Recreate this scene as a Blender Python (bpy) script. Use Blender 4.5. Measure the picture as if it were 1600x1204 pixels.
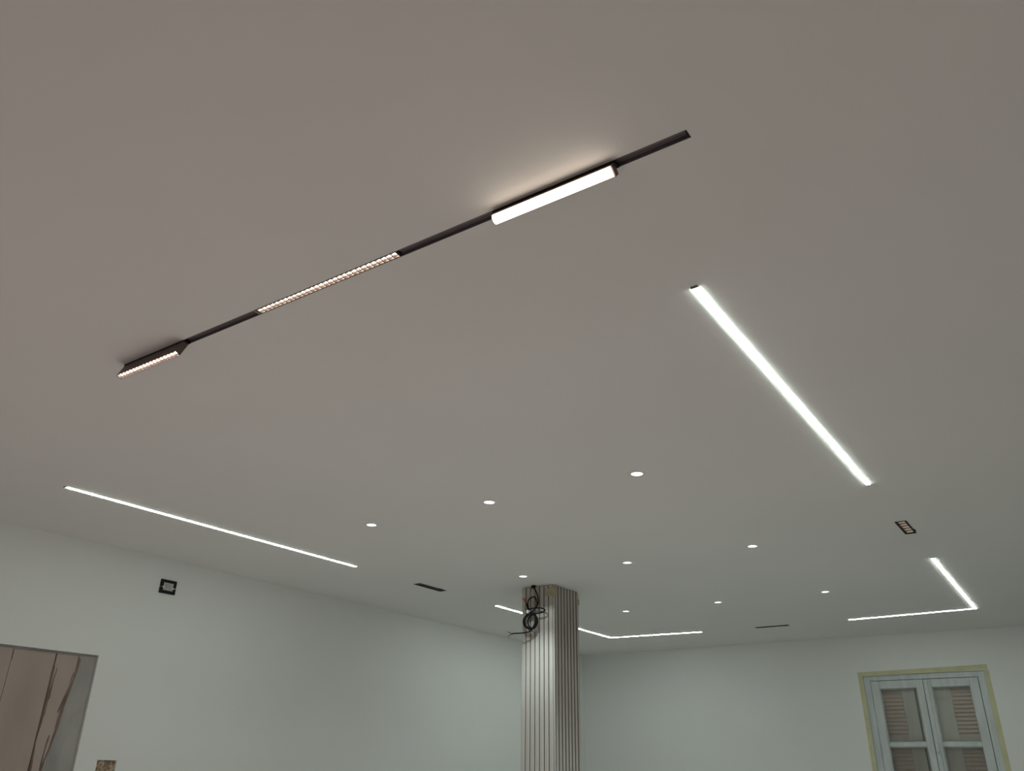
import bpy, bmesh, math, random
from mathutils import Matrix, Vector

SC = bpy.context.scene
for o in list(bpy.data.objects):
    bpy.data.objects.remove(o)
COL = SC.collection
RND = random.Random(7)

# ------------------------------------------------------------------ camera, world, exposure
cam = bpy.data.cameras.new('camera')
camo = bpy.data.objects.new('camera', cam)
COL.objects.link(camo)
cam.sensor_fit = 'HORIZONTAL'
cam.sensor_width = 36.0
cam.lens = 36.0 * 1271.17 / 1600.0
cam.clip_start = 0.02
RX = Vector((0.8264474, 0.56281284, 0.01504674))
UP = Vector((0.22981194, -0.36161772, 0.90355913))
FW = Vector((-0.51397584, 0.74328617, 0.42819913))
m = Matrix.Identity(4)
for i in range(3):
    m[i][0] = RX[i]; m[i][1] = UP[i]; m[i][2] = -FW[i]
m[2][3] = 1.45
camo.matrix_world = m
SC.camera = camo

w = bpy.data.worlds.new('world')
SC.world = w
w.use_nodes = True
w.node_tree.nodes['Background'].inputs[0].default_value = (0.35, 0.42, 0.6, 1)
w.node_tree.nodes['Background'].inputs[1].default_value = 0.01

SC.view_settings.view_transform = 'Standard'
SC.view_settings.look = 'None'
SC.view_settings.gamma = 1.0
SC.view_settings.use_curve_mapping = False
SC.view_settings.exposure = 0.07

# brightness of the lamps, all in one place
STRIP_COOL = (0.875, 1.0, 0.914)
COOL = (0.855, 0.99, 1.0)
WARM = (1.0, 0.83, 0.81)
STRIP_GLOW = 48.0        # radiance of the strip diffusers
DISC_GLOW = 12.0        # radiance of the downlight discs
SPILL_WATT = 2.4        # light it throws outside the beam
SPOT_WATT = 36.0        # beam of each downlight
CELL_GLOW = 18.0        # radiance of the warm spotlight cells
BAR_GLOW = 5.5         # radiance of the warm diffuser bar
CELL_WATT = 31.0        # beam of every fifth warm cell

H = 2.73                # ceiling
XL, XR, YF, YB = -5.10, 1.6, 9.0, -3.2


# ------------------------------------------------------------------ helpers
def link(name, bm, mat, parent=None, smooth=False):
    me = bpy.data.meshes.new(name)
    bm.normal_update()
    bm.to_mesh(me)
    bm.free()
    if mat is not None:
        for k in (mat if isinstance(mat, (list, tuple)) else [mat]):
            me.materials.append(k)
    if smooth:
        for p in me.polygons:
            p.use_smooth = True
    o = bpy.data.objects.new(name, me)
    COL.objects.link(o)
    if parent is not None:
        o.parent = parent
        o.matrix_parent_inverse = parent.matrix_basis.inverted()
    return o


def thing(name, label, cat, loc=(0, 0, 0), group=None, kind=None):
    o = bpy.data.objects.new(name, None)
    o.empty_display_size = 0.05
    COL.objects.link(o)
    o.location = loc
    tag(o, label, cat, group, kind)
    bpy.context.view_layer.update()
    return o


def tag(o, label=None, cat=None, group=None, kind=None):
    if label: o['label'] = label
    if cat: o['category'] = cat
    if group: o['group'] = group
    if kind: o['kind'] = kind
    return o


def share(src, name, parent, loc):
    """a further piece with the same mesh data"""
    c = src.copy()
    c.name = name
    COL.objects.link(c)
    c.parent = parent
    c.matrix_parent_inverse = parent.matrix_basis.inverted()
    c.location = loc
    return c


def box(bm, x0, x1, y0, y1, z0, z1, M=None, bev=0.0):
    v = [bm.verts.new((x, y, z)) for x in (x0, x1) for y in (y0, y1) for z in (z0, z1)]
    f = [(0, 1, 3, 2), (4, 6, 7, 5), (0, 4, 5, 1), (2, 3, 7, 6), (0, 2, 6, 4), (1, 5, 7, 3)]
    fs = [bm.faces.new([v[i] for i in q]) for q in f]
    if bev > 0:
        es = list({e for q in fs for e in q.edges})
        r = bmesh.ops.bevel(bm, geom=es, offset=bev, segments=1, affect='EDGES', profile=0.5)
        v = list({x for q in r['faces'] for x in q.verts} | {x for x in v if x.is_valid})
    if M is not None:
        for x in v:
            x.co = M @ x.co
    return v


def newbox(*a, M=None, bev=0.0):
    bm = bmesh.new()
    box(bm, *a, M=M, bev=bev)
    return bm


def lathe(bm, prof, seg=32, c=(0, 0, 0), close=False):
    """prof: list of (r, z); revolved about z through c"""
    rings = []
    for r, z in prof:
        if r < 1e-6:
            rings.append([bm.verts.new((c[0], c[1], c[2] + z))])
        else:
            rings.append([bm.verts.new((c[0] + r * math.cos(2 * math.pi * k / seg), c[1] + r * math.sin(2 * math.pi * k / seg), c[2] + z)) for k in range(seg)])
    for a, b in zip(rings, rings[1:]):
        for k in range(seg):
            k2 = (k + 1) % seg
            if len(a) == 1 and len(b) == 1: continue
            if len(a) == 1: bm.faces.new((a[0], b[k2], b[k]))
            elif len(b) == 1: bm.faces.new((a[k], a[k2], b[0]))
            else: bm.faces.new((a[k], a[k2], b[k2], b[k]))
    bmesh.ops.recalc_face_normals(bm, faces=bm.faces)


def smooth_path(pts, n=6, closed=False):
    P = [Vector(p) for p in pts]
    out = []
    N = len(P)
    rng = N if closed else N - 1
    for i in range(rng):
        if closed:
            p0, p1, p2, p3 = P[(i - 1) % N], P[i], P[(i + 1) % N], P[(i + 2) % N]
        else:
            p0, p1, p2, p3 = P[max(i - 1, 0)], P[i], P[i + 1], P[min(i + 2, N - 1)]
        for k in range(n):
            t = k / n
            out.append(0.5 * ((2 * p1) + (-p0 + p2) * t + (2 * p0 - 5 * p1 + 4 * p2 - p3) * t * t + (-p0 + 3 * p1 - 3 * p2 + p3) * t ** 3))
    if not closed:
        out.append(P[-1])
    return out


def tube(bm, path, r, seg=8, closed=False):
    N = len(path)
    rings = []
    up = Vector((0.13, 0.9, 0.21)).normalized()
    for i, p in enumerate(path):
        a = path[(i - 1) % N] if (closed or i > 0) else p
        b = path[(i + 1) % N] if (closed or i < N - 1) else p
        t = (b - a).normalized()
        n = (up - t * up.dot(t)).normalized()
        bn = t.cross(n)
        rr = r[i] if isinstance(r, list) else r
        rings.append([bm.verts.new(p + (n * math.cos(2 * math.pi * k / seg) + bn * math.sin(2 * math.pi * k / seg)) * rr) for k in range(seg)])
    pairs = list(zip(rings, rings[1:])) + ([(rings[-1], rings[0])] if closed else [])
    for a, b in pairs:
        for k in range(seg):
            k2 = (k + 1) % seg
            bm.faces.new((a[k], a[k2], b[k2], b[k]))
    if not closed:
        bm.faces.new(rings[0][::-1])
        bm.faces.new(rings[-1])
    bmesh.ops.recalc_face_normals(bm, faces=bm.faces)


def slab(name, fix, front, back, u, v, holes, mat):
    """flat slab with rectangular openings; fix: axis index of the normal; u, v: ranges on the other two axes (in axis order)"""
    us = sorted({u[0], u[1]} | {x for h in holes for x in h[:2]})
    vs = sorted({v[0], v[1]} | {x for h in holes for x in h[2:]})
    inside = lambda a, b: any(h[0] <= a <= h[1] and h[2] <= b <= h[3] for h in holes)
    nu, nv = len(us) - 1, len(vs) - 1
    full = [[not inside((us[i] + us[i + 1]) / 2, (vs[j] + vs[j + 1]) / 2) for j in range(nv)] for i in range(nu)]
    bm = bmesh.new()
    cache = {}

    def vt(i, j, k):
        key = (i, j, k)
        if key not in cache:
            c = [us[i], vs[j]]
            c.insert(fix, front if k == 0 else back)
            cache[key] = bm.verts.new(c)
        return cache[key]
    for i in range(nu):
        for j in range(nv):
            if not full[i][j]: continue
            for k in (0, 1):
                bm.faces.new([vt(i, j, k), vt(i + 1, j, k), vt(i + 1, j + 1, k), vt(i, j + 1, k)])
            for (di, dj, a, b) in ((-1, 0, (i, j), (i, j + 1)), (1, 0, (i + 1, j), (i + 1, j + 1)), (0, -1, (i, j), (i + 1, j)), (0, 1, (i, j + 1), (i + 1, j + 1))):
                ii, jj = i + di, j + dj
                if not (0 <= ii < nu and 0 <= jj < nv and full[ii][jj]):
                    bm.faces.new([vt(*a, 0), vt(*b, 0), vt(*b, 1), vt(*a, 1)])
    bmesh.ops.recalc_face_normals(bm, faces=bm.faces)
    return tag(link(name, bm, mat), kind='structure')


# ------------------------------------------------------------------ materials
def base_mat(name, color, rough=0.6, metal=0.0, spec=0.5):
    mt = bpy.data.materials.new(name)
    mt.use_nodes = True
    b = mt.node_tree.nodes['Principled BSDF']
    b.inputs['Base Color'].default_value = (*color, 1)
    b.inputs['Roughness'].default_value = rough
    b.inputs['Metallic'].default_value = metal
    b.inputs['Specular IOR Level'].default_value = spec
    return mt, mt.node_tree, b


def noisy(name, c1, c2, scale=8.0, rough=0.6, metal=0.0, bump=0.0, bscale=60.0, stretch=(1, 1, 1), spec=0.5, contrast=(0.35, 0.65), detail=5.0):
    mt, nt, b = base_mat(name, c1, rough, metal, spec)
    tc = nt.nodes.new('ShaderNodeTexCoord')
    mp = nt.nodes.new('ShaderNodeMapping')
    mp.inputs['Scale'].default_value = stretch
    nt.links.new(tc.outputs['Object'], mp.inputs['Vector'])
    n = nt.nodes.new('ShaderNodeTexNoise')
    n.inputs['Scale'].default_value = scale
    n.inputs['Detail'].default_value = detail
    nt.links.new(mp.outputs['Vector'], n.inputs['Vector'])
    r = nt.nodes.new('ShaderNodeValToRGB')
    r.color_ramp.elements[0].position = contrast[0]
    r.color_ramp.elements[1].position = contrast[1]
    r.color_ramp.elements[0].color = (*c1, 1)
    r.color_ramp.elements[1].color = (*c2, 1)
    nt.links.new(n.outputs['Fac'], r.inputs['Fac'])
    nt.links.new(r.outputs['Color'], b.inputs['Base Color'])
    if bump > 0:
        n2 = nt.nodes.new('ShaderNodeTexNoise')
        n2.inputs['Scale'].default_value = bscale
        n2.inputs['Detail'].default_value = 4
        nt.links.new(mp.outputs['Vector'], n2.inputs['Vector'])
        bp = nt.nodes.new('ShaderNodeBump')
        bp.inputs['Strength'].default_value = bump
        bp.inputs['Distance'].default_value = 0.003
        nt.links.new(n2.outputs['Fac'], bp.inputs['Height'])
        nt.links.new(bp.outputs['Normal'], b.inputs['Normal'])
    return mt


def glow(name, color, strength):
    mt = bpy.data.materials.new(name)
    mt.use_nodes = True
    nt = mt.node_tree
    nt.nodes.clear()
    e = nt.nodes.new('ShaderNodeEmission')
    e.inputs[0].default_value = (*color, 1)
    e.inputs[1].default_value = strength
    out = nt.nodes.new('ShaderNodeOutputMaterial')
    nt.links.new(e.outputs[0], out.inputs[0])
    return mt


M_CEIL = noisy('ceiling paint', (0.80, 0.795, 0.775), (0.815, 0.81, 0.79), 1.3, 0.75, bump=0.03, bscale=90, spec=0.25)
M_WALL = noisy('wall paint', (0.79, 0.80, 0.785), (0.81, 0.82, 0.805), 1.1, 0.7, bump=0.04, bscale=80, spec=0.25)
M_FLOOR = noisy('dusty screed', (0.40, 0.385, 0.36), (0.52, 0.50, 0.47), 1.7, 0.85, bump=0.2, bscale=30)
M_SLAT = noisy('slat wood', (0.48, 0.45, 0.41), (0.58, 0.55, 0.50), 14, 0.7, stretch=(3, 3, 0.12), bump=0.1, bscale=90)
M_GROOVE = noisy('groove backing', (0.27, 0.245, 0.205), (0.35, 0.315, 0.27), 12, 0.7, stretch=(3, 3, 0.15))
M_TAPE = noisy('masking tape', (0.55, 0.53, 0.33), (0.62, 0.60, 0.39), 10, 0.7, bump=0.1, bscale=200)
M_TAPE_OLD = noisy('worn masking tape', (0.38, 0.33, 0.20), (0.47, 0.42, 0.28), 30, 0.6, bump=0.1, bscale=200)
M_BLACK = noisy('black coated metal', (0.010, 0.0095, 0.0095), (0.014, 0.013, 0.013), 30, 0.6, spec=0.2)
M_TRACK = noisy('dark track lining', (0.15, 0.132, 0.143), (0.175, 0.155, 0.168), 20, 0.55, stretch=(0.3, 3, 3))
M_BROWN = noisy('brown black lamp body', (0.13, 0.095, 0.077), (0.155, 0.115, 0.095), 30, 0.45)
M_BRONZE = noisy('bronze reflector', (0.60, 0.46, 0.39), (0.78, 0.64, 0.56), 90, 0.25, metal=0.8)
M_WHITE = noisy('white plastic', (0.80, 0.80, 0.79), (0.83, 0.83, 0.82), 20, 0.45)
M_ALU = noisy('aluminium profile', (0.62, 0.62, 0.61), (0.68, 0.68, 0.67), 40, 0.4, metal=0.5)
M_GREYCAP = noisy('grey end cap', (0.09, 0.09, 0.085), (0.12, 0.12, 0.115), 30, 0.5)
M_RUBBER = noisy('black cable sheath', (0.009, 0.009, 0.009), (0.013, 0.013, 0.013), 60, 0.7, spec=0.15)
M_RED = noisy('red wire', (0.42, 0.07, 0.06), (0.5, 0.09, 0.08), 60, 0.5)
M_GREYWIRE = noisy('grey wire', (0.42, 0.41, 0.39), (0.5, 0.49, 0.47), 60, 0.5)
M_TIE = noisy('white tie', (0.72, 0.73, 0.72), (0.78, 0.79, 0.78), 60, 0.5)
M_FRAME = noisy('worn grey white window paint', (0.53, 0.56, 0.565), (0.63, 0.66, 0.665), 9, 0.55, stretch=(2, 2, 0.5), bump=0.25, bscale=50)
M_SHUT = noisy('grey green shutter paint', (0.60, 0.61, 0.55), (0.68, 0.69, 0.63), 9, 0.65, stretch=(2, 2, 0.5), bump=0.15, bscale=60)
M_LOUV = noisy('brown louver paint', (0.72, 0.60, 0.525), (0.80, 0.67, 0.595), 12, 0.65, bump=0.15, bscale=60)
M_PLANK = noisy('pinkish brown board', (0.38, 0.305, 0.27), (0.45, 0.37, 0.335), 4.5, 0.8, stretch=(1, 1, 0.35), bump=0.3, bscale=40, contrast=(0.3, 0.7))
M_PLASTER = noisy('grey filler', (0.30, 0.29, 0.275), (0.40, 0.385, 0.365), 7, 0.85, stretch=(1, 1, 0.4), bump=0.3, bscale=50)
M_BATTEN = noisy('dark board backing', (0.15, 0.115, 0.095), (0.22, 0.17, 0.145), 8, 0.9)
M_MASON = noisy('rough brown masonry', (0.28, 0.20, 0.135), (0.72, 0.60, 0.46), 60, 0.95, bump=0.8, bscale=120, contrast=(0.3, 0.75), detail=8)
M_INSET = noisy('grey plate insert', (0.46, 0.46, 0.445), (0.54, 0.54, 0.52), 60, 0.6)
M_DARKPRINT = noisy('dark grey mark', (0.17, 0.17, 0.165), (0.2, 0.2, 0.195), 60, 0.6)
M_STRIP = glow('strip light', STRIP_COOL, STRIP_GLOW)
M_STRIP_DIM = glow('strip light, weaker', STRIP_COOL, STRIP_GLOW * 0.7)
M_DISC = glow('downlight light', (0.93, 1.0, 0.98), DISC_GLOW)
M_CELL = glow('warm cell light', (1.0, 0.86, 0.75), CELL_GLOW)
M_BAR = glow('warm bar light', (1.0, 0.82, 0.66), BAR_GLOW)

M_GLASS = bpy.data.materials.new('window glass')
M_GLASS.use_nodes = True
_nt = M_GLASS.node_tree
_nt.nodes.clear()
_t = _nt.nodes.new('ShaderNodeBsdfTransparent')
_t.inputs[0].default_value = (0.985, 0.99, 0.985, 1)
_g = _nt.nodes.new('ShaderNodeBsdfGlossy')
_g.inputs['Roughness'].default_value = 0.03
_f = _nt.nodes.new('ShaderNodeFresnel')
_f.inputs[0].default_value = 1.5
_m = _nt.nodes.new('ShaderNodeMixShader')
_o = _nt.nodes.new('ShaderNodeOutputMaterial')
_nt.links.new(_f.outputs[0], _m.inputs[0])
_nt.links.new(_t.outputs[0], _m.inputs[1])
_nt.links.new(_g.outputs[0], _m.inputs[2])
_d = _nt.nodes.new('ShaderNodeBsdfDiffuse')          # film of building dust
_d.inputs[0].default_value = (0.75, 0.73, 0.69, 1)
_m2 = _nt.nodes.new('ShaderNodeMixShader')
_m2.inputs[0].default_value = 0.07
_nt.links.new(_m.outputs[0], _m2.inputs[1])
_nt.links.new(_d.outputs[0], _m2.inputs[2])
_nt.links.new(_m2.outputs[0], _o.inputs[0])

# ------------------------------------------------------------------ room shell
DL_X = (-3.286, -2.445, -1.585)
DL_Y = (3.343, 4.935, 6.562)
TR_X0, TR_X1, TR_Y0, TR_Y1 = -2.602, -0.474, 1.342, 1.370       # track slot
SLOTS = [(-4.162, -4.100, 4.745, 5.062), (-0.737, -0.682, 4.822, 5.116), (-2.612, -2.300, 7.938, 7.985)]
STRIP_W = 0.0180
holes = [(x - 0.030, x + 0.030, y - 0.030, y + 0.030) for x in DL_X for y in DL_Y]
holes.append((TR_X0, TR_X1, TR_Y0, TR_Y1))
holes += SLOTS
slab('ceiling', 2, H, H + 0.0125, (XL - 0.2, XR + 0.2), (YB - 0.2, YF + 0.3), holes, M_CEIL)
tag(link('floor', newbox(XL - 0.2, XR + 0.2, YB - 0.2, YF + 0.3, -0.1, 0.0), M_FLOOR), kind='structure')

DOOR = (2.02, 2.917, 0.0, 2.060)
CHASE = (3.052, 3.178, 1.27, 1.474)
slab('wall_left', 0, XL, XL - 0.2, (YB - 0.2, YF + 0.3), (0.0, H), [DOOR, CHASE], M_WALL)
WIN = (-1.938, -0.868, 0.62, 2.358)
slab('wall_far', 1, YF, YF + 0.3, (XL, XR), (0.0, H), [WIN], M_WALL)
tag(link('wall_right', newbox(XR, XR + 0.2, YB - 0.2, YF + 0.3, 0, H), M_WALL), kind='structure')
tag(link('wall_back', newbox(XL, XR, YB - 0.2, YB, 0, H), M_WALL), kind='structure')

for n_, l_, c_ in (('ceiling', 'smooth pale painted ceiling holding all the lights', 'ceiling'), ('floor', 'grey dusty floor of the empty room', 'floor'),
                   ('wall_left', 'pale painted wall with the boarded doorway and the black plate', 'wall'),
                   ('wall_far', 'pale painted wall holding the taped window', 'wall'),
                   ('wall_right', 'pale painted wall facing the boarded doorway', 'wall'), ('wall_back', 'pale painted wall opposite the window', 'wall')):
    tag(bpy.data.objects[n_], l_, c_)

# ------------------------------------------------------------------ boarded doorway
door = thing('door_1', 'boarded doorway in the pale wall, rough pinkish brown boards with grey filler at one edge', 'doorway', (XL, 2.47, 0), kind='structure')
PD = 0.022                             # depth of the board faces behind the wall face
link('backing', newbox(XL - 0.12, XL - PD - 0.004, 2.02, 2.917, 0, 2.06), M_BATTEN, door)
for a, b, dz in ((2.021, 2.4130, 0.004), (2.4150, 2.6610, 0.006), (2.6700, 2.8020, 0.003), (2.8080, 2.9160, 0.005)):
    link('board', newbox(XL - PD - 0.004, XL - PD, a, b, 0.0, 2.06 - dz, bev=0.0008), M_PLANK, door)
def smear(y0, y1, z0, z1, wid, n, mat):
    """irregular vertical run of glue or filler, standing a little proud"""
    bm = bmesh.new()
    rows = []
    for k in range(n + 1):
        t = k / n
        z = z0 + (z1 - z0) * t
        y = y0 + (y1 - y0) * t + 0.004 * math.sin(z * 19 + y0 * 40) + RND.uniform(-0.0015, 0.0015)
        wd = wid * (0.35 + 0.65 * abs(math.sin(z * 7.3 + y0 * 11))) * (0.4 if k in (0, n) else 1)
        rows.append([bm.verts.new((XL - PD + d, y + u * wd, z)) for u, d in ((-0.5, 0.0003), (-0.15, 0.0032), (0.2, 0.0028), (0.5, 0.0003))])
    for a, b in zip(rows, rows[1:]):
        for i in range(3):
            bm.faces.new((a[i], a[i + 1], b[i + 1], b[i]))
    bmesh.ops.recalc_face_normals(bm, faces=bm.faces)
    return link('glue_run', bm, mat, door, smooth=True)
smear(2.665, 2.672, 0.4, 1.975, 0.016, 60, M_BATTEN)
smear(2.684, 2.688, 1.79, 1.965, 0.009, 14, M_BATTEN)
smear(2.414, 2.416, 1.985, 2.045, 0.010, 6, M_BATTEN)
smear(2.735, 2.816, 1.38, 2.035, 0.022, 40, M_BATTEN)
smear(2.760, 2.795, 1.72, 1.95, 0.012, 16, M_BATTEN)
smear(2.715, 2.735, 0.5, 1.60, 0.018, 40, M_BATTEN)
bm = bmesh.new()                      # filler smeared along the edge of the doorway: wavy sheet
rows = []
for k in range(61):
    z = 2.058 * k / 60
    e = 2.738 + 0.084 * max(0.0, min(1.0, (z - 1.38) / 0.66)) + 0.004 * math.sin(z * 23) + 0.003 * math.sin(z * 61 + 1) + RND.uniform(-0.003, 0.003)
    rows.append([bm.verts.new((XL - PD + d, y, z)) for (y, d) in ((e, 0.0004), (e + 0.012, 0.004), ((e + 2.917) / 2, 0.006 + RND.uniform(-.0008, .0008)), (2.9165, 0.005))])
for a, b in zip(rows, rows[1:]):
    for i in range(3):
        bm.faces.new((a[i], a[i + 1], b[i + 1], b[i]))
bmesh.ops.recalc_face_normals(bm, faces=bm.faces)
link('filler', bm, M_PLASTER, door, smooth=True)
link('filler', newbox(XL - PD, XL - PD + 0.003, 2.022, 2.916, 2.046, 2.0595, bev=0.001), M_PLASTER, door)

# rough opening in the wall beside the doorway
bm = bmesh.new()
N1, N2 = 14, 22
g = [[bm.verts.new((XL - 0.028 + RND.uniform(0, 0.024), CHASE[0] + (CHASE[1] - CHASE[0]) * i / N1, CHASE[2] + (CHASE[3] - CHASE[2]) * j / N2)) for j in range(N2 + 1)] for i in range(N1 + 1)]
for i in range(N1):
    for j in range(N2):
        bm.faces.new((g[i][j], g[i + 1][j], g[i + 1][j + 1], g[i][j + 1]))
bmesh.ops.recalc_face_normals(bm, faces=bm.faces)
box(bm, XL - 0.06, XL - 0.03, CHASE[0], CHASE[1], CHASE[2], CHASE[3])
tag(link('masonry_patch', bm, M_MASON), 'small rough brown masonry patch left bare in the pale wall beside the boarded doorway', 'masonry patch')

# ------------------------------------------------------------------ window with shutters
win = thing('window_1', 'old double casement window with worn grey paint and closed brown louvered shutters', 'window', (-1.403, YF, 0.62), kind='structure')
bm = bmesh.new()
box(bm, -1.937, -1.878, 9.016, 9.075, 0.621, 2.357, bev=0.003)
box(bm, -0.928, -0.869, 9.016, 9.075, 0.621, 2.357, bev=0.003)
box(bm, -1.878, -0.928, 9.016, 9.075, 2.308, 2.357, bev=0.003)
box(bm, -1.878, -0.928, 9.016, 9.075, 0.621, 0.670, bev=0.003)
box(bm, -1.876, -0.930, 9.062, 9.074, 0.671, 0.69)
link('window_frame', bm, M_FRAME, win)
ZB = (1.732, 1.250)                    # glazing bars
def casement(x0, x1, s0, s1, lip):
    bm = bmesh.new()
    box(bm, x0, x0 + s0, 9.010, 9.056, 0.674, 2.3045, bev=0.004)
    box(bm, x1 - s1, x1, 9.010, 9.056, 0.674, 2.3045, bev=0.004)
    box(bm, x0 + s0 - 0.002, x1 - s1 + 0.002, 9.012, 9.054, 2.232, 2.3040, bev=0.004)
    box(bm, x0 + s0 - 0.002, x1 - s1 + 0.002, 9.012, 9.054, 0.675, 0.770, bev=0.004)
    c = link('casement', bm, M_FRAME, win)
    for z in ZB:
        link('glazing_bar', newbox(x0 + s0 - 0.001, x1 - s1 + 0.001, 9.014, 9.052, z - 0.020, z + 0.020, bev=0.006), M_FRAME, c)
    zs = [2.232, ZB[0] + 0.02, ZB[0] - 0.02, ZB[1] + 0.02, ZB[1] - 0.02, 0.770]
    for zt, zb in ((zs[0], zs[1]), (zs[2], zs[3]), (zs[4], zs[5])):
        link('pane', newbox(x0 + s0 + 0.0005, x1 - s1 - 0.0005, 9.034, 9.038, zb + 0.0005, zt - 0.0005), M_GLASS, c)
        # bead of old putty round the pane, thicker in the corners
        bm = bmesh.new()
        a, b = x0 + s0, x1 - s1
        for (p, q) in (((a, zb), (a, zt)), ((b, zb), (b, zt)), ((a, zt), (b, zt)), ((a, zb), (b, zb))):
            pts = [Vector((p[0] + (q[0] - p[0]) * t / 8, 9.034, p[1] + (q[1] - p[1]) * t / 8)) for t in range(9)]
            tube(bm, pts, [0.006 + RND.uniform(-0.0015, 0.0025) for _ in pts], 5)
        link('putty', bm, M_FRAME, c)
    return c
c1 = casement(-1.8745, -1.4045, 0.075, 0.062, 0)
c2 = casement(-1.4005, -0.9315, 0.066, 0.076, 1)
link('cover_strip', newbox(-1.3985, -1.362, 9.000, 9.0105, 0.68, 2.300, bev=0.003), M_FRAME, c2)
bm = bmesh.new()
box(bm, -1.392, -1.368, 8.992, 9.0005, 1.655, 1.745, bev=0.003)
box(bm, -1.386, -1.374, 8.982, 8.993, 1.662, 1.680, bev=0.003)
link('catch', bm, M_FRAME, c2)

def shutter(x0, x1, inner_right):
    so, si = 0.055, 0.215
    bm = bmesh.new()
    if inner_right:
        l0, l1 = x0 + so, x1 - si
        box(bm, x0, l0, 9.090, 9.125, 0.67, 2.300, bev=0.002)
        box(bm, l1, l1 + 0.118, 9.090, 9.125, 0.67, 2.300, bev=0.003)
        box(bm, l1 + 0.126, x1 - 0.002, 9.106, 9.136, 0.67, 2.300, bev=0.003)
    else:
        l0, l1 = x0 + si, x1 - so
        box(bm, l1, x1, 9.090, 9.125, 0.67, 2.300, bev=0.002)
        box(bm, x0 + 0.050, l0, 9.090, 9.125, 0.67, 2.300, bev=0.003)
        box(bm, x0 + 0.002, x0 + 0.046, 9.106, 9.136, 0.67, 2.300, bev=0.003)
    rails = [(2.225, 2.300), (1.705, 1.800), (1.18, 1.275), (0.67, 0.76)]
    for a, b in rails:
        box(bm, l0 - 0.001, l1 + 0.001, 9.092, 9.123, a, b, bev=0.002)
    s = link('shutter', bm, M_SHUT, win)
    first = None
    for (lo, _), (_, up) in zip(rails[:-1], rails[1:]):
        n = int(round((lo - up) / 0.035))
        for k in range(n):
            z = up + (k + 0.5) * (lo - up) / n
            x = (l0 + l1) / 2
            if first is None:
                M = Matrix.Rotation(math.radians(-38), 4, 'X')
                first = link('louver', newbox(-(l1 - l0) / 2, (l1 - l0) / 2, -0.0045, 0.0045, -0.0235, 0.0235, M=M), M_LOUV, s)
                first.location = (x, 9.108, z)
            else:
                share(first, 'louver', s, (x, 9.108, z))
    return s
shutter(-1.90, -1.408, True)
shutter(-1.404, -0.905, False)

tape = thing('masking_tape', 'yellow masking tape stuck to the wall around the old window', 'tape', (-1.403, YF, 2.38))
def strip_poly(name, pts, mat, parent):
    bm = bmesh.new()
    f = [bm.verts.new((x, YF - 0.0012, z)) for x, z in pts]
    b = [bm.verts.new((x, YF - 0.0002, z)) for x, z in pts]
    n = len(pts)
    bm.faces.new(f)
    bm.faces.new(b[::-1])
    for i in range(n):
        bm.faces.new((f[i], b[i], b[(i + 1) % n], f[(i + 1) % n]))
    bmesh.ops.recalc_face_normals(bm, faces=bm.faces)
    return link(name, bm, mat, parent)
strip_poly('tape_strip', [(-1.984, 2.390), (-0.832, 2.412), (-0.834, 2.364), (-1.980, 2.350)], M_TAPE, tape)
strip_poly('tape_strip', [(-1.980, 2.3495), (-1.938, 2.3502), (-1.939, 0.60), (-1.984, 0.60)], M_TAPE, tape)
strip_poly('tape_strip', [(-0.868, 2.3635), (-0.826, 2.3638), (-0.822, 0.60), (-0.867, 0.60)], M_TAPE, tape)

# ------------------------------------------------------------------ slatted column
CX0, CX1, CY0, CY1 = -3.530, -3.235, 5.280, 5.655
PRO = 0.014
column = thing('column', 'square column clad in greyish brown vertical wood slats, standing under the ceiling', 'column', ((CX0 + CX1) / 2, (CY0 + CY1) / 2, 0), kind='structure')
link('column_core', newbox(CX0 + PRO, CX1 - PRO, CY0 + PRO, CY1 - PRO, 0, H - 0.001), M_GROOVE, column)
def slat_mesh(wd, h, axis):
    """slat with chamfered edges; axis 0: faces -y, 1: faces +x, 2: faces +y, 3: faces -x"""
    prof = [(-wd / 2, 0), (-wd / 2, PRO - 0.004), (-wd / 2 + 0.004, PRO), (wd / 2 - 0.004, PRO), (wd / 2, PRO - 0.004), (wd / 2, 0)]
    bm = bmesh.new()
    rot = (lambda a, d: (a, -d), lambda a, d: (d, a), lambda a, d: (-a, d), lambda a, d: (-d, -a))[axis]
    lo = [bm.verts.new((*rot(a, d), 0)) for a, d in prof]
    hi = [bm.verts.new((*rot(a, d), h)) for a, d in prof]
    n = len(prof)
    bm.faces.new(lo[::-1]); bm.faces.new(hi)
    for i in range(n):
        f = bm.faces.new((lo[i], lo[(i + 1) % n], hi[(i + 1) % n], hi[i]))
        if i in (0, 4, 5): f.material_index = 1          # stained groove flanks
    bmesh.ops.recalc_face_normals(bm, faces=bm.faces)
    return bm
hs = H - 0.004
def slat_row(axis, n, lo, hi, wd):
    pitch = (hi - lo) / n
    first = None
    for k in range(n):
        c = lo + (k + 0.5) * pitch
        loc = ((c, CY0 + PRO, 0), (CX1 - PRO, c, 0), (c, CY1 - PRO, 0), (CX0 + PRO, c, 0))[axis]
        if first is None:
            first = link('slat', slat_mesh(wd, hs, axis), [M_SLAT, M_GROOVE], column)
            first.location = loc
        else:
            share(first, 'slat', column, loc)
slat_row(0, 7, CX0 + 0.002, CX1 - 0.012, 0.0335)
slat_row(1, 8, CY0 + 0.014, CY1 - 0.002, 0.0265)
slat_row(2, 7, CX0 + 0.002, CX1 - 0.012, 0.0335)
slat_row(3, 8, CY0 + 0.014, CY1 - 0.002, 0.0265)
link('corner_trim', newbox(CX1 - 0.012, CX1 - 0.0005, CY0 + 0.0005, CY0 + 0.012, 0, hs, bev=0.002), M_SLAT, column)
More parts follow.
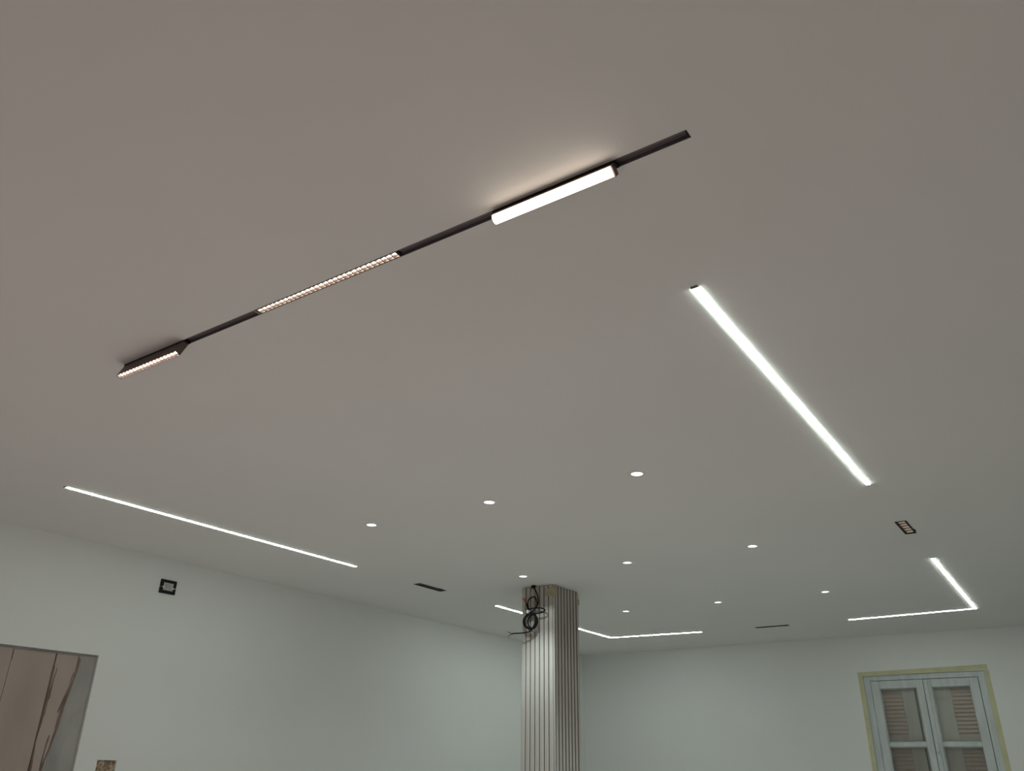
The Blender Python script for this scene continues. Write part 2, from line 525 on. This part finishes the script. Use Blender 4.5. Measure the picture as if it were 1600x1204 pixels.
link('tape_residue', newbox(CX1 - 0.083, CX1 + 0.0005, CY0 - 0.001, CY0 - 0.0002, H - 0.085, H - 0.022), M_TAPE_OLD, column)
link('tape_residue', newbox(CX1 + 0.0002, CX1 + 0.001, CY0 - 0.001, CY0 + 0.030, H - 0.090, H - 0.018), M_TAPE_OLD, column)
link('tape_residue', newbox(CX1 + 0.0002, CX1 + 0.001, CY1 - 0.028, CY1 - 0.002, H - 0.10, H - 0.055), M_TAPE_OLD, column)

# ------------------------------------------------------------------ linear LED strips
def bar_xy(bm, p, q, wd, z0, z1, mitre_p=0, mitre_q=0):
    """bar along p-q (xy), mitre: shift of the +side corner"""
    p, q = Vector((*p, 0)), Vector((*q, 0))
    t = (q - p).normalized()
    n = Vector((-t.y, t.x, 0))
    c = [p - n * wd / 2 - t * mitre_p * wd / 2, q - n * wd / 2 + t * mitre_q * wd / 2, q + n * wd / 2 - t * mitre_q * wd / 2, p + n * wd / 2 + t * mitre_p * wd / 2]
    lo = [bm.verts.new((v.x, v.y, z0)) for v in c]
    hi = [bm.verts.new((v.x, v.y, z1)) for v in c]
    bm.faces.new(lo[::-1]); bm.faces.new(hi)
    for i in range(4):
        bm.faces.new((lo[i], lo[(i + 1) % 4], hi[(i + 1) % 4], hi[i]))
    bmesh.ops.recalc_face_normals(bm, faces=bm.faces)


def led_line(label, pts, mat=None):
    t = thing('linear_light', label, 'ceiling light', (*pts[0], H), 'lit white linear strips in the ceiling')
    n = len(pts) - 1
    bm = bmesh.new()
    for i in range(n):
        mp = 0 if i == 0 else MIT
        mq = 0 if i == n - 1 else MIT
        bar_xy(bm, pts[i], pts[i + 1], STRIP_W + 0.003, H - 0.0012, H - 0.0001, -mp, mq)
    link('profile', bm, M_ALU, t)
    for i in range(n):
        bm = bmesh.new()
        mp = 0 if i == 0 else MIT
        mq = 0 if i == n - 1 else MIT
        bar_xy(bm, pts[i], pts[i + 1], STRIP_W, H - 0.0030, H - 0.0011, -mp, mq)
        link('diffuser', bm, mat or M_STRIP, t)
    for a, b in ((pts[0], pts[1]), (pts[-1], pts[-2])):
        d = (Vector(a) - Vector(b)).normalized()
        e = Vector(a)
        bm = bmesh.new()
        bar_xy(bm, e, e + d * 0.010, STRIP_W + 0.003, H - 0.0032, H - 0.0001)
        link('end_cap', bm, M_GREYCAP, t)
    return t
MIT = 0
led_line('long straight white light strip in the ceiling along the wall with the black plate', [(-4.145, 1.999), (-4.128, 4.083)], M_STRIP_DIM)
led_line('long straight white light strip in the ceiling ending near the bronze slot fitting', [(-0.712, 1.958), (-0.709, 4.067)])
MIT = -1
led_line('white L-shaped light strip in the ceiling, partly hidden behind the slatted column', [(-4.127, 5.775), (-4.133, 7.872), (-3.157, 7.955)])
MIT = 1
led_line('white L-shaped light strip in the ceiling with its corner above the window', [(-0.709, 5.818), (-0.719, 7.858), (-1.744, 7.925)])

# ------------------------------------------------------------------ downlights
def downlight(x, y, label):
    t = thing('downlight', label, 'ceiling light', (x, y, H), 'round downlights in three rows')
    bm = bmesh.new()
    lathe(bm, [(0.0272, 0.0), (0.0272, -0.0022), (0.0290, -0.0032), (0.0430, -0.0020), (0.0445, -0.0001)], 40, (x, y, H))
    link('trim_ring', bm, M_WHITE, t, smooth=True)
    bm = bmesh.new()
    lathe(bm, [(0.0272, -0.0010), (0.0250, 0.012), (0.0235, 0.0165), (0.0, 0.0170)], 40, (x, y, H))
    link('reflector', bm, M_WHITE, t, smooth=True)
    bm = bmesh.new()
    lathe(bm, [(0.0225, 0.0162), (0.0225, 0.0148), (0.0, 0.0140)], 32, (x, y, H))
    link('light_disc', bm, M_DISC, t)
    for nm, wt, cone, soft in (('downlight_beam', SPOT_WATT, 98, 1.0), ('downlight_spill', SPILL_WATT, 135, 0.22)):
        ld = bpy.data.lights.new(nm, 'SPOT')
        ld.energy = wt
        ld.color = COOL
        ld.spot_size = math.radians(cone)
        ld.spot_blend = soft
        ld.shadow_soft_size = 0.014
        lo = bpy.data.objects.new(nm, ld)
        COL.objects.link(lo)
        lo.parent = t
        lo.location = (0, 0, -0.004)
    return t
rowname = ('in the row nearest the black track', 'in the middle row', 'in the row nearest the window')
for j, y in enumerate(DL_Y):
    for i, x in enumerate(DL_X):
        where = ('end nearest the column', 'its middle one', 'end farthest from the column')[i]
        downlight(x, y, 'round lit downlight ' + rowname[j] + ', ' + where)

# ------------------------------------------------------------------ slot fittings
def slot(hole, along, label, cell_mat, n):
    x0, x1, y0, y1 = hole
    t = thing('slot_fitting', label, 'ceiling fitting', ((x0 + x1) / 2, (y0 + y1) / 2, H), 'unlit slot fittings recessed in the ceiling')
    bm = bmesh.new()                       # open-bottomed can
    zt = H + 0.045
    box(bm, x0, x0 + 0.001, y0, y1, H, zt); box(bm, x1 - 0.001, x1, y0, y1, H, zt)
    box(bm, x0, x1, y0, y0 + 0.001, H, zt); box(bm, x0, x1, y1 - 0.001, y1, H, zt)
    box(bm, x0, x1, y0, y1, zt, zt + 0.001)
    link('housing', bm, M_BLACK, t)
    bm = bmesh.new()
    r, e = 0.007, 0.003
    box(bm, x0 - e, x0 + r, y0 - e, y1 + e, H - 0.002, H - 0.0001); box(bm, x1 - r, x1 + e, y0 - e, y1 + e, H - 0.002, H - 0.0001)
    box(bm, x0 + r, x1 - r, y0 - e, y0 + r, H - 0.002, H - 0.0001); box(bm, x0 + r, x1 - r, y1 - r, y1 + e, H - 0.002, H - 0.0001)
    link('rim', bm, M_BLACK, t)
    a0, a1 = (y0 + r, y1 - r) if along == 'y' else (x0 + r, x1 - r)
    b0, b1 = (x0 + r, x1 - r) if along == 'y' else (y0 + r, y1 - r)
    p = (a1 - a0) / n
    first = None
    for k in range(n):
        c = a0 + (k + 0.5) * p
        loc = ((b0 + b1) / 2, c, H) if along == 'y' else (c, (b0 + b1) / 2, H)
        if first is None:
            bm = bmesh.new()
            ha, hb = p / 2 - (0.007 if n < 8 else 0.003), (b1 - b0) / 2 - 0.001
            lo = [(-hb, -ha), (hb, -ha), (hb, ha), (-hb, ha)]
            hi = [(u * 0.45, v * 0.45) for u, v in lo]
            if along == 'x':
                lo = [(v, u) for u, v in lo]; hi = [(v, u) for u, v in hi]
            A = [bm.verts.new((u, v, 0.002)) for u, v in lo]
            B = [bm.verts.new((u, v, 0.016)) for u, v in hi]
            for i in range(4):
                bm.faces.new((A[i], A[(i + 1) % 4], B[(i + 1) % 4], B[i]))
            bm.faces.new(B)
            bmesh.ops.recalc_face_normals(bm, faces=bm.faces)
            first = link('reflector_cell', bm, cell_mat, t)
            first.location = Vector(loc)
            first.matrix_parent_inverse = t.matrix_basis.inverted()
        else:
            share(first, 'reflector_cell', t, loc)
    # spring tab that sticks out past the rim
    bm = bmesh.new()
    if along == 'y':
        box(bm, x1 + e, x1 + e + 0.006, y0 + 0.70 * (y1 - y0), y0 + 0.86 * (y1 - y0), H - 0.002, H - 0.0001)
    else:
        box(bm, x1 - 0.05, x1 - 0.02, y1 + e, y1 + e + 0.008, H - 0.002, H - 0.0001)
    link('spring_tab', bm, M_BLACK, t)
    return t
slot(SLOTS[0], 'y', 'black slot fitting in the ceiling, in line with the strip along the plate wall', M_GREYCAP, 10)
slot(SLOTS[1], 'y', 'black-rimmed slot fitting in the ceiling showing bronze cells', M_BRONZE, 5)
slot(SLOTS[2], 'x', 'thin black slot fitting in the ceiling nearest the window wall', M_GREYCAP, 10)

# ------------------------------------------------------------------ black track and its lamps
track = thing('track_rail', 'long black magnetic track sunk in the ceiling, carrying three lamps', 'light track', ((TR_X0 + TR_X1) / 2, (TR_Y0 + TR_Y1) / 2, H), kind=None)
bm = bmesh.new()
zt = H + 0.022
box(bm, TR_X0, TR_X1, TR_Y0, TR_Y0 + 0.0015, H - 0.0008, zt)
box(bm, TR_X0, TR_X1, TR_Y1 - 0.0015, TR_Y1, H - 0.0008, zt)
box(bm, TR_X0, TR_X1, TR_Y0, TR_Y1, zt - 0.0015, zt)
link('channel', bm, M_TRACK, track)
for x in (TR_X0, TR_X1 - 0.004):
    link('end_plate', newbox(x, x + 0.004, TR_Y0 + 0.0015, TR_Y1 - 0.0015, H - 0.0008, zt - 0.0015), M_BLACK, track)
for a, b in ((TR_X0 + 0.005, -1.911), (-1.323, TR_X1 - 0.005)):      # lining with its two conductors, between the lamps
    link('lining', newbox(a, b, TR_Y0 + 0.0017, TR_Y1 - 0.0017, H + 0.0100, H + 0.0120), M_TRACK, track)
    for dy in (0.0075, 0.0185):
        link('conductor', newbox(a, b, TR_Y0 + dy, TR_Y0 + dy + 0.0018, H + 0.0090, H + 0.0100), M_GREYCAP, track)

def warm_beam(parent, xs, y, z, tilt, watt):
    """one narrow beam per few cells"""
    ld = bpy.data.lights.new('lamp_beam', 'SPOT')
    ld.energy = watt
    ld.color = WARM
    ld.spot_size = math.radians(130)
    ld.spot_blend = 0.9
    ld.shadow_soft_size = 0.0
    for x in xs:
        o = bpy.data.objects.new('lamp_beam', ld)
        COL.objects.link(o)
        o.parent = parent
        o.location = Vector((x, y, z)) - Vector(parent.location)
        o.rotation_euler = (tilt, 0, 0)

YC = (TR_Y0 + TR_Y1) / 2
# flush lamp with thirty cells
MA0, MA1 = -1.906, -1.328
la = thing('track_lamp', 'long flush lamp in the black track with a single row of thirty small lit cells', 'track light', ((MA0 + MA1) / 2, YC, H))
NC = 30
pc = (MA1 - MA0 - 0.006) / NC
bm = bmesh.new()
hw = 0.0120
box(bm, MA0, MA1, YC - hw, YC - hw + 0.0022, H - 0.001, H + 0.016)
box(bm, MA0, MA1, YC + hw - 0.0022, YC + hw, H - 0.001, H + 0.016)
box(bm, MA0, MA1, YC - hw, YC + hw, H + 0.0078, H + 0.0165)
box(bm, MA0, MA0 + 0.006, YC - hw, YC + hw, H - 0.001, H + 0.016)
for k in range(NC + 1):
    x = MA0 + 0.006 + k * pc
    box(bm, x - 0.0019, x + 0.0019, YC - hw + 0.002, YC + hw - 0.002, H + 0.0005, H + 0.0078)
link('body', bm, M_BROWN, la)
link('end_light_line', newbox(MA0 - 0.003, MA0 - 0.0005, YC - hw, YC + hw, H - 0.0018, H + 0.004), M_ALU, la)  # pale strip added in place of the crack of light at this end
def led_disc(r, rot=None, seg=10):
    bm = bmesh.new()
    lathe(bm, [(r, 0.0), (r * 0.7, -r * 0.35), (0.0, -r * 0.5)], seg)
    return bm
first = None
for k in range(NC):
    loc = (MA0 + 0.006 + (k + 0.5) * pc, YC, H + 0.0075)
    if first is None:
        first = link('led_cell', led_disc(0.0068), M_CELL, la)
        first.location = loc
        first.matrix_parent_inverse = la.matrix_basis.inverted()
    else:
        share(first, 'led_cell', la, loc)

# two lamps that swing out of the track: local frame s = along the side, b = across the lit face
def swing(name, label, x0, x1, y0, theta, depth, width, kind):
    t = thing(name, label, 'track light', ((x0 + x1) / 2, YC, H))
    s = Vector((0, -math.sin(theta), -math.cos(theta)))
    b = Vector((0, math.cos(theta), -math.sin(theta)))
    o = Vector((0, y0, H - 0.002))
    M = Matrix(((1, 0, 0, 0), (0, b.y, -s.y, o.y), (0, b.z, -s.z, o.z), (0, 0, 0, 1)))   # local x, b, -s
    # adapter in the track
    link('adapter', newbox(x0 - 0.004, x1 + 0.004, YC - 0.0118, YC + 0.0118, H - 0.004, H + 0.004), M_BLACK, t)
    wl = 0.0016
    bm = bmesh.new()
    box(bm, x0, x1, 0, wl, -depth, 0, M=M)
    box(bm, x0, x1, width - wl, width, -depth, 0, M=M)
    box(bm, x0, x0 + 0.003, wl, width - wl, -depth, 0, M=M)
    box(bm, x1 - 0.003, x1, wl, width - wl, -depth, 0, M=M)
    box(bm, x0 + 0.003, x1 - 0.003, wl, width - wl, -depth + 0.010, 0, M=M)
    if kind == 'cells':
        n = int(round((x1 - x0 - 0.006) / 0.0192))
        p = (x1 - x0 - 0.006) / n
        for k in range(1, n):
            x = x0 + 0.003 + k * p
            box(bm, x - 0.0014, x + 0.0014, wl, width - wl, -depth + 0.001, -depth + 0.010, M=M)
        link('body', bm, M_BROWN, t)
        first = None
        for k in range(n):
            P = M @ Vector((x0 + 0.003 + (k + 0.5) * p, width * 0.42, -depth + 0.0085))
            if first is None:
                d = led_disc(0.0070)
                R = M.to_3x3().to_4x4()
                bmesh.ops.transform(d, matrix=R, verts=d.verts)
                first = link('led_cell', d, M_CELL, t)
                first.location = P
                first.matrix_parent_inverse = t.matrix_basis.inverted()
            else:
                share(first, 'led_cell', t, P)
    else:
        link('body', bm, M_BROWN, t)
        bm = bmesh.new()                   # opal diffuser, widened for the glare, bulged to throw glow on the ceiling
        prof = [((width / 2) - (width / 2 - wl) * math.cos(a), -depth + 0.0005 - 0.0115 * math.sin(a)) for a in [math.pi * k / 8 for k in range(9)]]
        A = [bm.verts.new(M @ Vector((x0 + 0.004, u, v))) for u, v in prof]
        B = [bm.verts.new(M @ Vector((x1 - 0.004, u, v))) for u, v in prof]
        for k in range(8):
            bm.faces.new((A[k], A[k + 1], B[k + 1], B[k]))
        bm.faces.new(A); bm.faces.new(B[::-1])
        bm.faces.new((A[0], B[0], B[-1], A[-1]))
        bmesh.ops.recalc_face_normals(bm, faces=bm.faces)
        link('diffuser', bm, M_BAR, t)
    return t, M
swing('track_lamp', 'short swivelled lamp at the end of the black track, with a row of lit cells', -2.598, -2.262, 1.345, math.radians(24), 0.052, 0.0200, 'cells')
swing('track_lamp', 'glaring warm white diffuser lamp swung out of the black track', -0.995, -0.655, 1.347, math.radians(38), 0.023, 0.0290, 'bar')
lamps = [o for o in COL.objects if o.name.startswith('track_lamp')]
warm_beam(lamps[0], [MA0 + 0.006 + (k + 0.5) * pc for k in range(2, NC, 5)], YC, H - 0.003, 0.0, CELL_WATT)
warm_beam(lamps[1], [-2.56, -2.47, -2.38, -2.29], 1.330, H - 0.062, -math.radians(24), CELL_WATT)

# ------------------------------------------------------------------ wall plate
pl = thing('mounting_plate', 'small black square mounting plate with grey insert, high on the pale wall', 'wall plate', (XL, 3.293, 2.547))
PY0, PY1, PZ0, PZ1 = 3.233, 3.353, 2.502, 2.592
IY0, IY1, IZ0, IZ1 = 3.256, 3.335, 2.522, 2.575
zm = 2.5425
for a, b, c, d in ((zm + 0.002, PZ1, IZ1, PZ1), (PZ0, zm - 0.002, PZ0, IZ0)):
    bm = bmesh.new()
    box(bm, XL, XL + 0.010, PY0, IY0, a, b, bev=0.001)
    box(bm, XL, XL + 0.010, IY1, PY1, a, b, bev=0.001)
    box(bm, XL, XL + 0.010, IY0, IY1, c, d, bev=0.001)
    link('half_frame', bm, M_BLACK, pl)
link('insert', newbox(XL, XL + 0.004, IY0 + 0.0005, IY1 - 0.0005, IZ0 + 0.0005, IZ1 - 0.0005, bev=0.001), M_INSET, pl)
bm = bmesh.new()
tube(bm, [Vector((XL + 0.005, 3.291 + 0.011 * math.cos(a), 2.5515 + 0.011 * math.sin(a))) for a in [2 * math.pi * k / 20 for k in range(20)]], 0.0017, 6, True)
link('ring', bm, M_DARKPRINT, pl)
link('slit', newbox(XL + 0.003, XL + 0.005, 3.310, 3.3125, 2.530, 2.546), M_DARKPRINT, pl)
link('clip', newbox(XL, XL + 0.011, 3.250, 3.264, zm - 0.004, zm + 0.006, bev=0.001), M_WHITE, pl)
link('clip', newbox(XL, XL + 0.011, 3.328, 3.341, zm - 0.006, zm + 0.003, bev=0.001), M_WHITE, pl)

# ------------------------------------------------------------------ coil of cable hanging in front of the column
YCB = 5.245
cab = thing('cable_coil', 'loose coil of thin black cable hanging from the ceiling in front of the slatted column', 'cable', (-3.396, YCB, H))
def P3(pts, dy=None):
    return [Vector((x, YCB + (dy[i] if dy else 0.0), z)) for i, (x, z) in enumerate(pts)]
R0 = 0.0050
bm = bmesh.new()
tube(bm, smooth_path(P3([(-3.398, 2.730), (-3.394, 2.712), (-3.369, 2.677), (-3.352, 2.628), (-3.353, 2.590), (-3.376, 2.558), (-3.410, 2.540), (-3.437, 2.518), (-3.452, 2.50)],
     [0, 0, -.004, -.006, -.004, 0.0, 0.004, 0, -0.004]), 6), R0)
link('cable', bm, M_RUBBER, cab)
bm = bmesh.new()
tube(bm, smooth_path(P3([(-3.443, 2.552), (-3.449, 2.596), (-3.440, 2.626), (-3.403, 2.643), (-3.376, 2.636), (-3.363, 2.612), (-3.361, 2.582), (-3.380, 2.552), (-3.412, 2.532)],
     [.004, .002, 0, -.004, -.008, -.010, -.008, -.006, -.004]), 6), R0)
link('cable', bm, M_RUBBER, cab)
bm = bmesh.new()
tube(bm, smooth_path(P3([(-3.449, 2.556), (-3.384, 2.560), (-3.323, 2.553), (-3.290, 2.537), (-3.308, 2.522), (-3.361, 2.517), (-3.408, 2.523), (-3.440, 2.535)],
     [.004, 0, -.004, -.008, -.010, -.008, -.004, 0]), 6), R0)
link('cable', bm, M_RUBBER, cab)
coil = [(-3.420, 2.528), (-3.468, 2.510), (-3.486, 2.474), (-3.474, 2.435), (-3.436, 2.411), (-3.398, 2.411), (-3.370, 2.440), (-3.368, 2.483), (-3.388, 2.516)]
for (sx, sz, ox, oz, dy) in ((1, 1, 0, 0, 0), (0.78, 0.92, 0.006, 0.0, -0.010), (0.92, 0.90, 0.010, -0.006, -0.016), (0.70, 0.86, 0.016, -0.002, 0.010)):
    cx, cz = -3.427, 2.466
    bm = bmesh.new()
    tube(bm, smooth_path([Vector((cx + (x - cx) * sx + ox, YCB + dy + 0.004 * math.sin(i * 1.9), cz + (z - cz) * sz + oz)) for i, (x, z) in enumerate(coil)], 5, True), R0, 8, True)
    link('loop', bm, M_RUBBER, cab)
bm = bmesh.new()
tube(bm, smooth_path(P3([(-3.380, 2.425), (-3.398, 2.405), (-3.428, 2.390), (-3.481, 2.383), (-3.551, 2.384), (-3.574, 2.380)], [-.012, -.012, -.014, -.02, -.028, -.03]), 6), R0 * 0.9)
link('cable', bm, M_RUBBER, cab)
for e, c in (((-3.599, 2.363), M_RUBBER), ((-3.602, 2.399), M_RUBBER)):
    bm = bmesh.new()
    tube(bm, smooth_path(P3([(-3.572, 2.380), (-3.586, (2.380 + e[1]) / 2 + 0.002), e], [-.03, -.031, -.035]), 5), 0.0022, 6)
    link('wire_end', bm, c, cab)
bm = bmesh.new()
tube(bm, smooth_path(P3([(-3.446, 2.556), (-3.452, 2.582), (-3.462, 2.602)], [.002, -.002, -.004]), 5), R0)
link('cable', bm, M_RUBBER, cab)
for e in ((-3.490, 2.642), (-3.470, 2.640), (-3.480, 2.630)):
    bm = bmesh.new()
    tube(bm, smooth_path(P3([(-3.461, 2.600), ((e[0] - 3.461) / 2, (e[1] + 2.6) / 2 + 0.002), e], [-.004, -.008, -.014]), 5), 0.0036, 6)
    link('wire_end', bm, M_RED, cab)
for pts in ([(-3.400, 2.722), (-3.418, 2.690), (-3.430, 2.652), (-3.442, 2.628)], [(-3.397, 2.722), (-3.392, 2.69), (-3.376, 2.655), (-3.367, 2.625)]):
    bm = bmesh.new()
    tube(bm, smooth_path(P3(pts, [.004] * 4), 5), 0.0026, 6)
    link('wire', bm, M_GREYWIRE, cab)
link('cable_tie', newbox(-3.450, -3.431, YCB - 0.020, YCB + 0.010, 2.524, 2.548, bev=0.003), M_TIE, cab)
bm = bmesh.new()
box(bm, -3.412, -3.406, YCB - 0.008, YCB + 0.008, 2.706, 2.7298, bev=0.001)
box(bm, -3.388, -3.383, YCB - 0.008, YCB + 0.008, 2.712, 2.7298, bev=0.001)
box(bm, -3.416, -3.380, YCB - 0.009, YCB + 0.009, 2.7265, 2.7299)
link('ceiling_clip', bm, M_BLACK, cab)
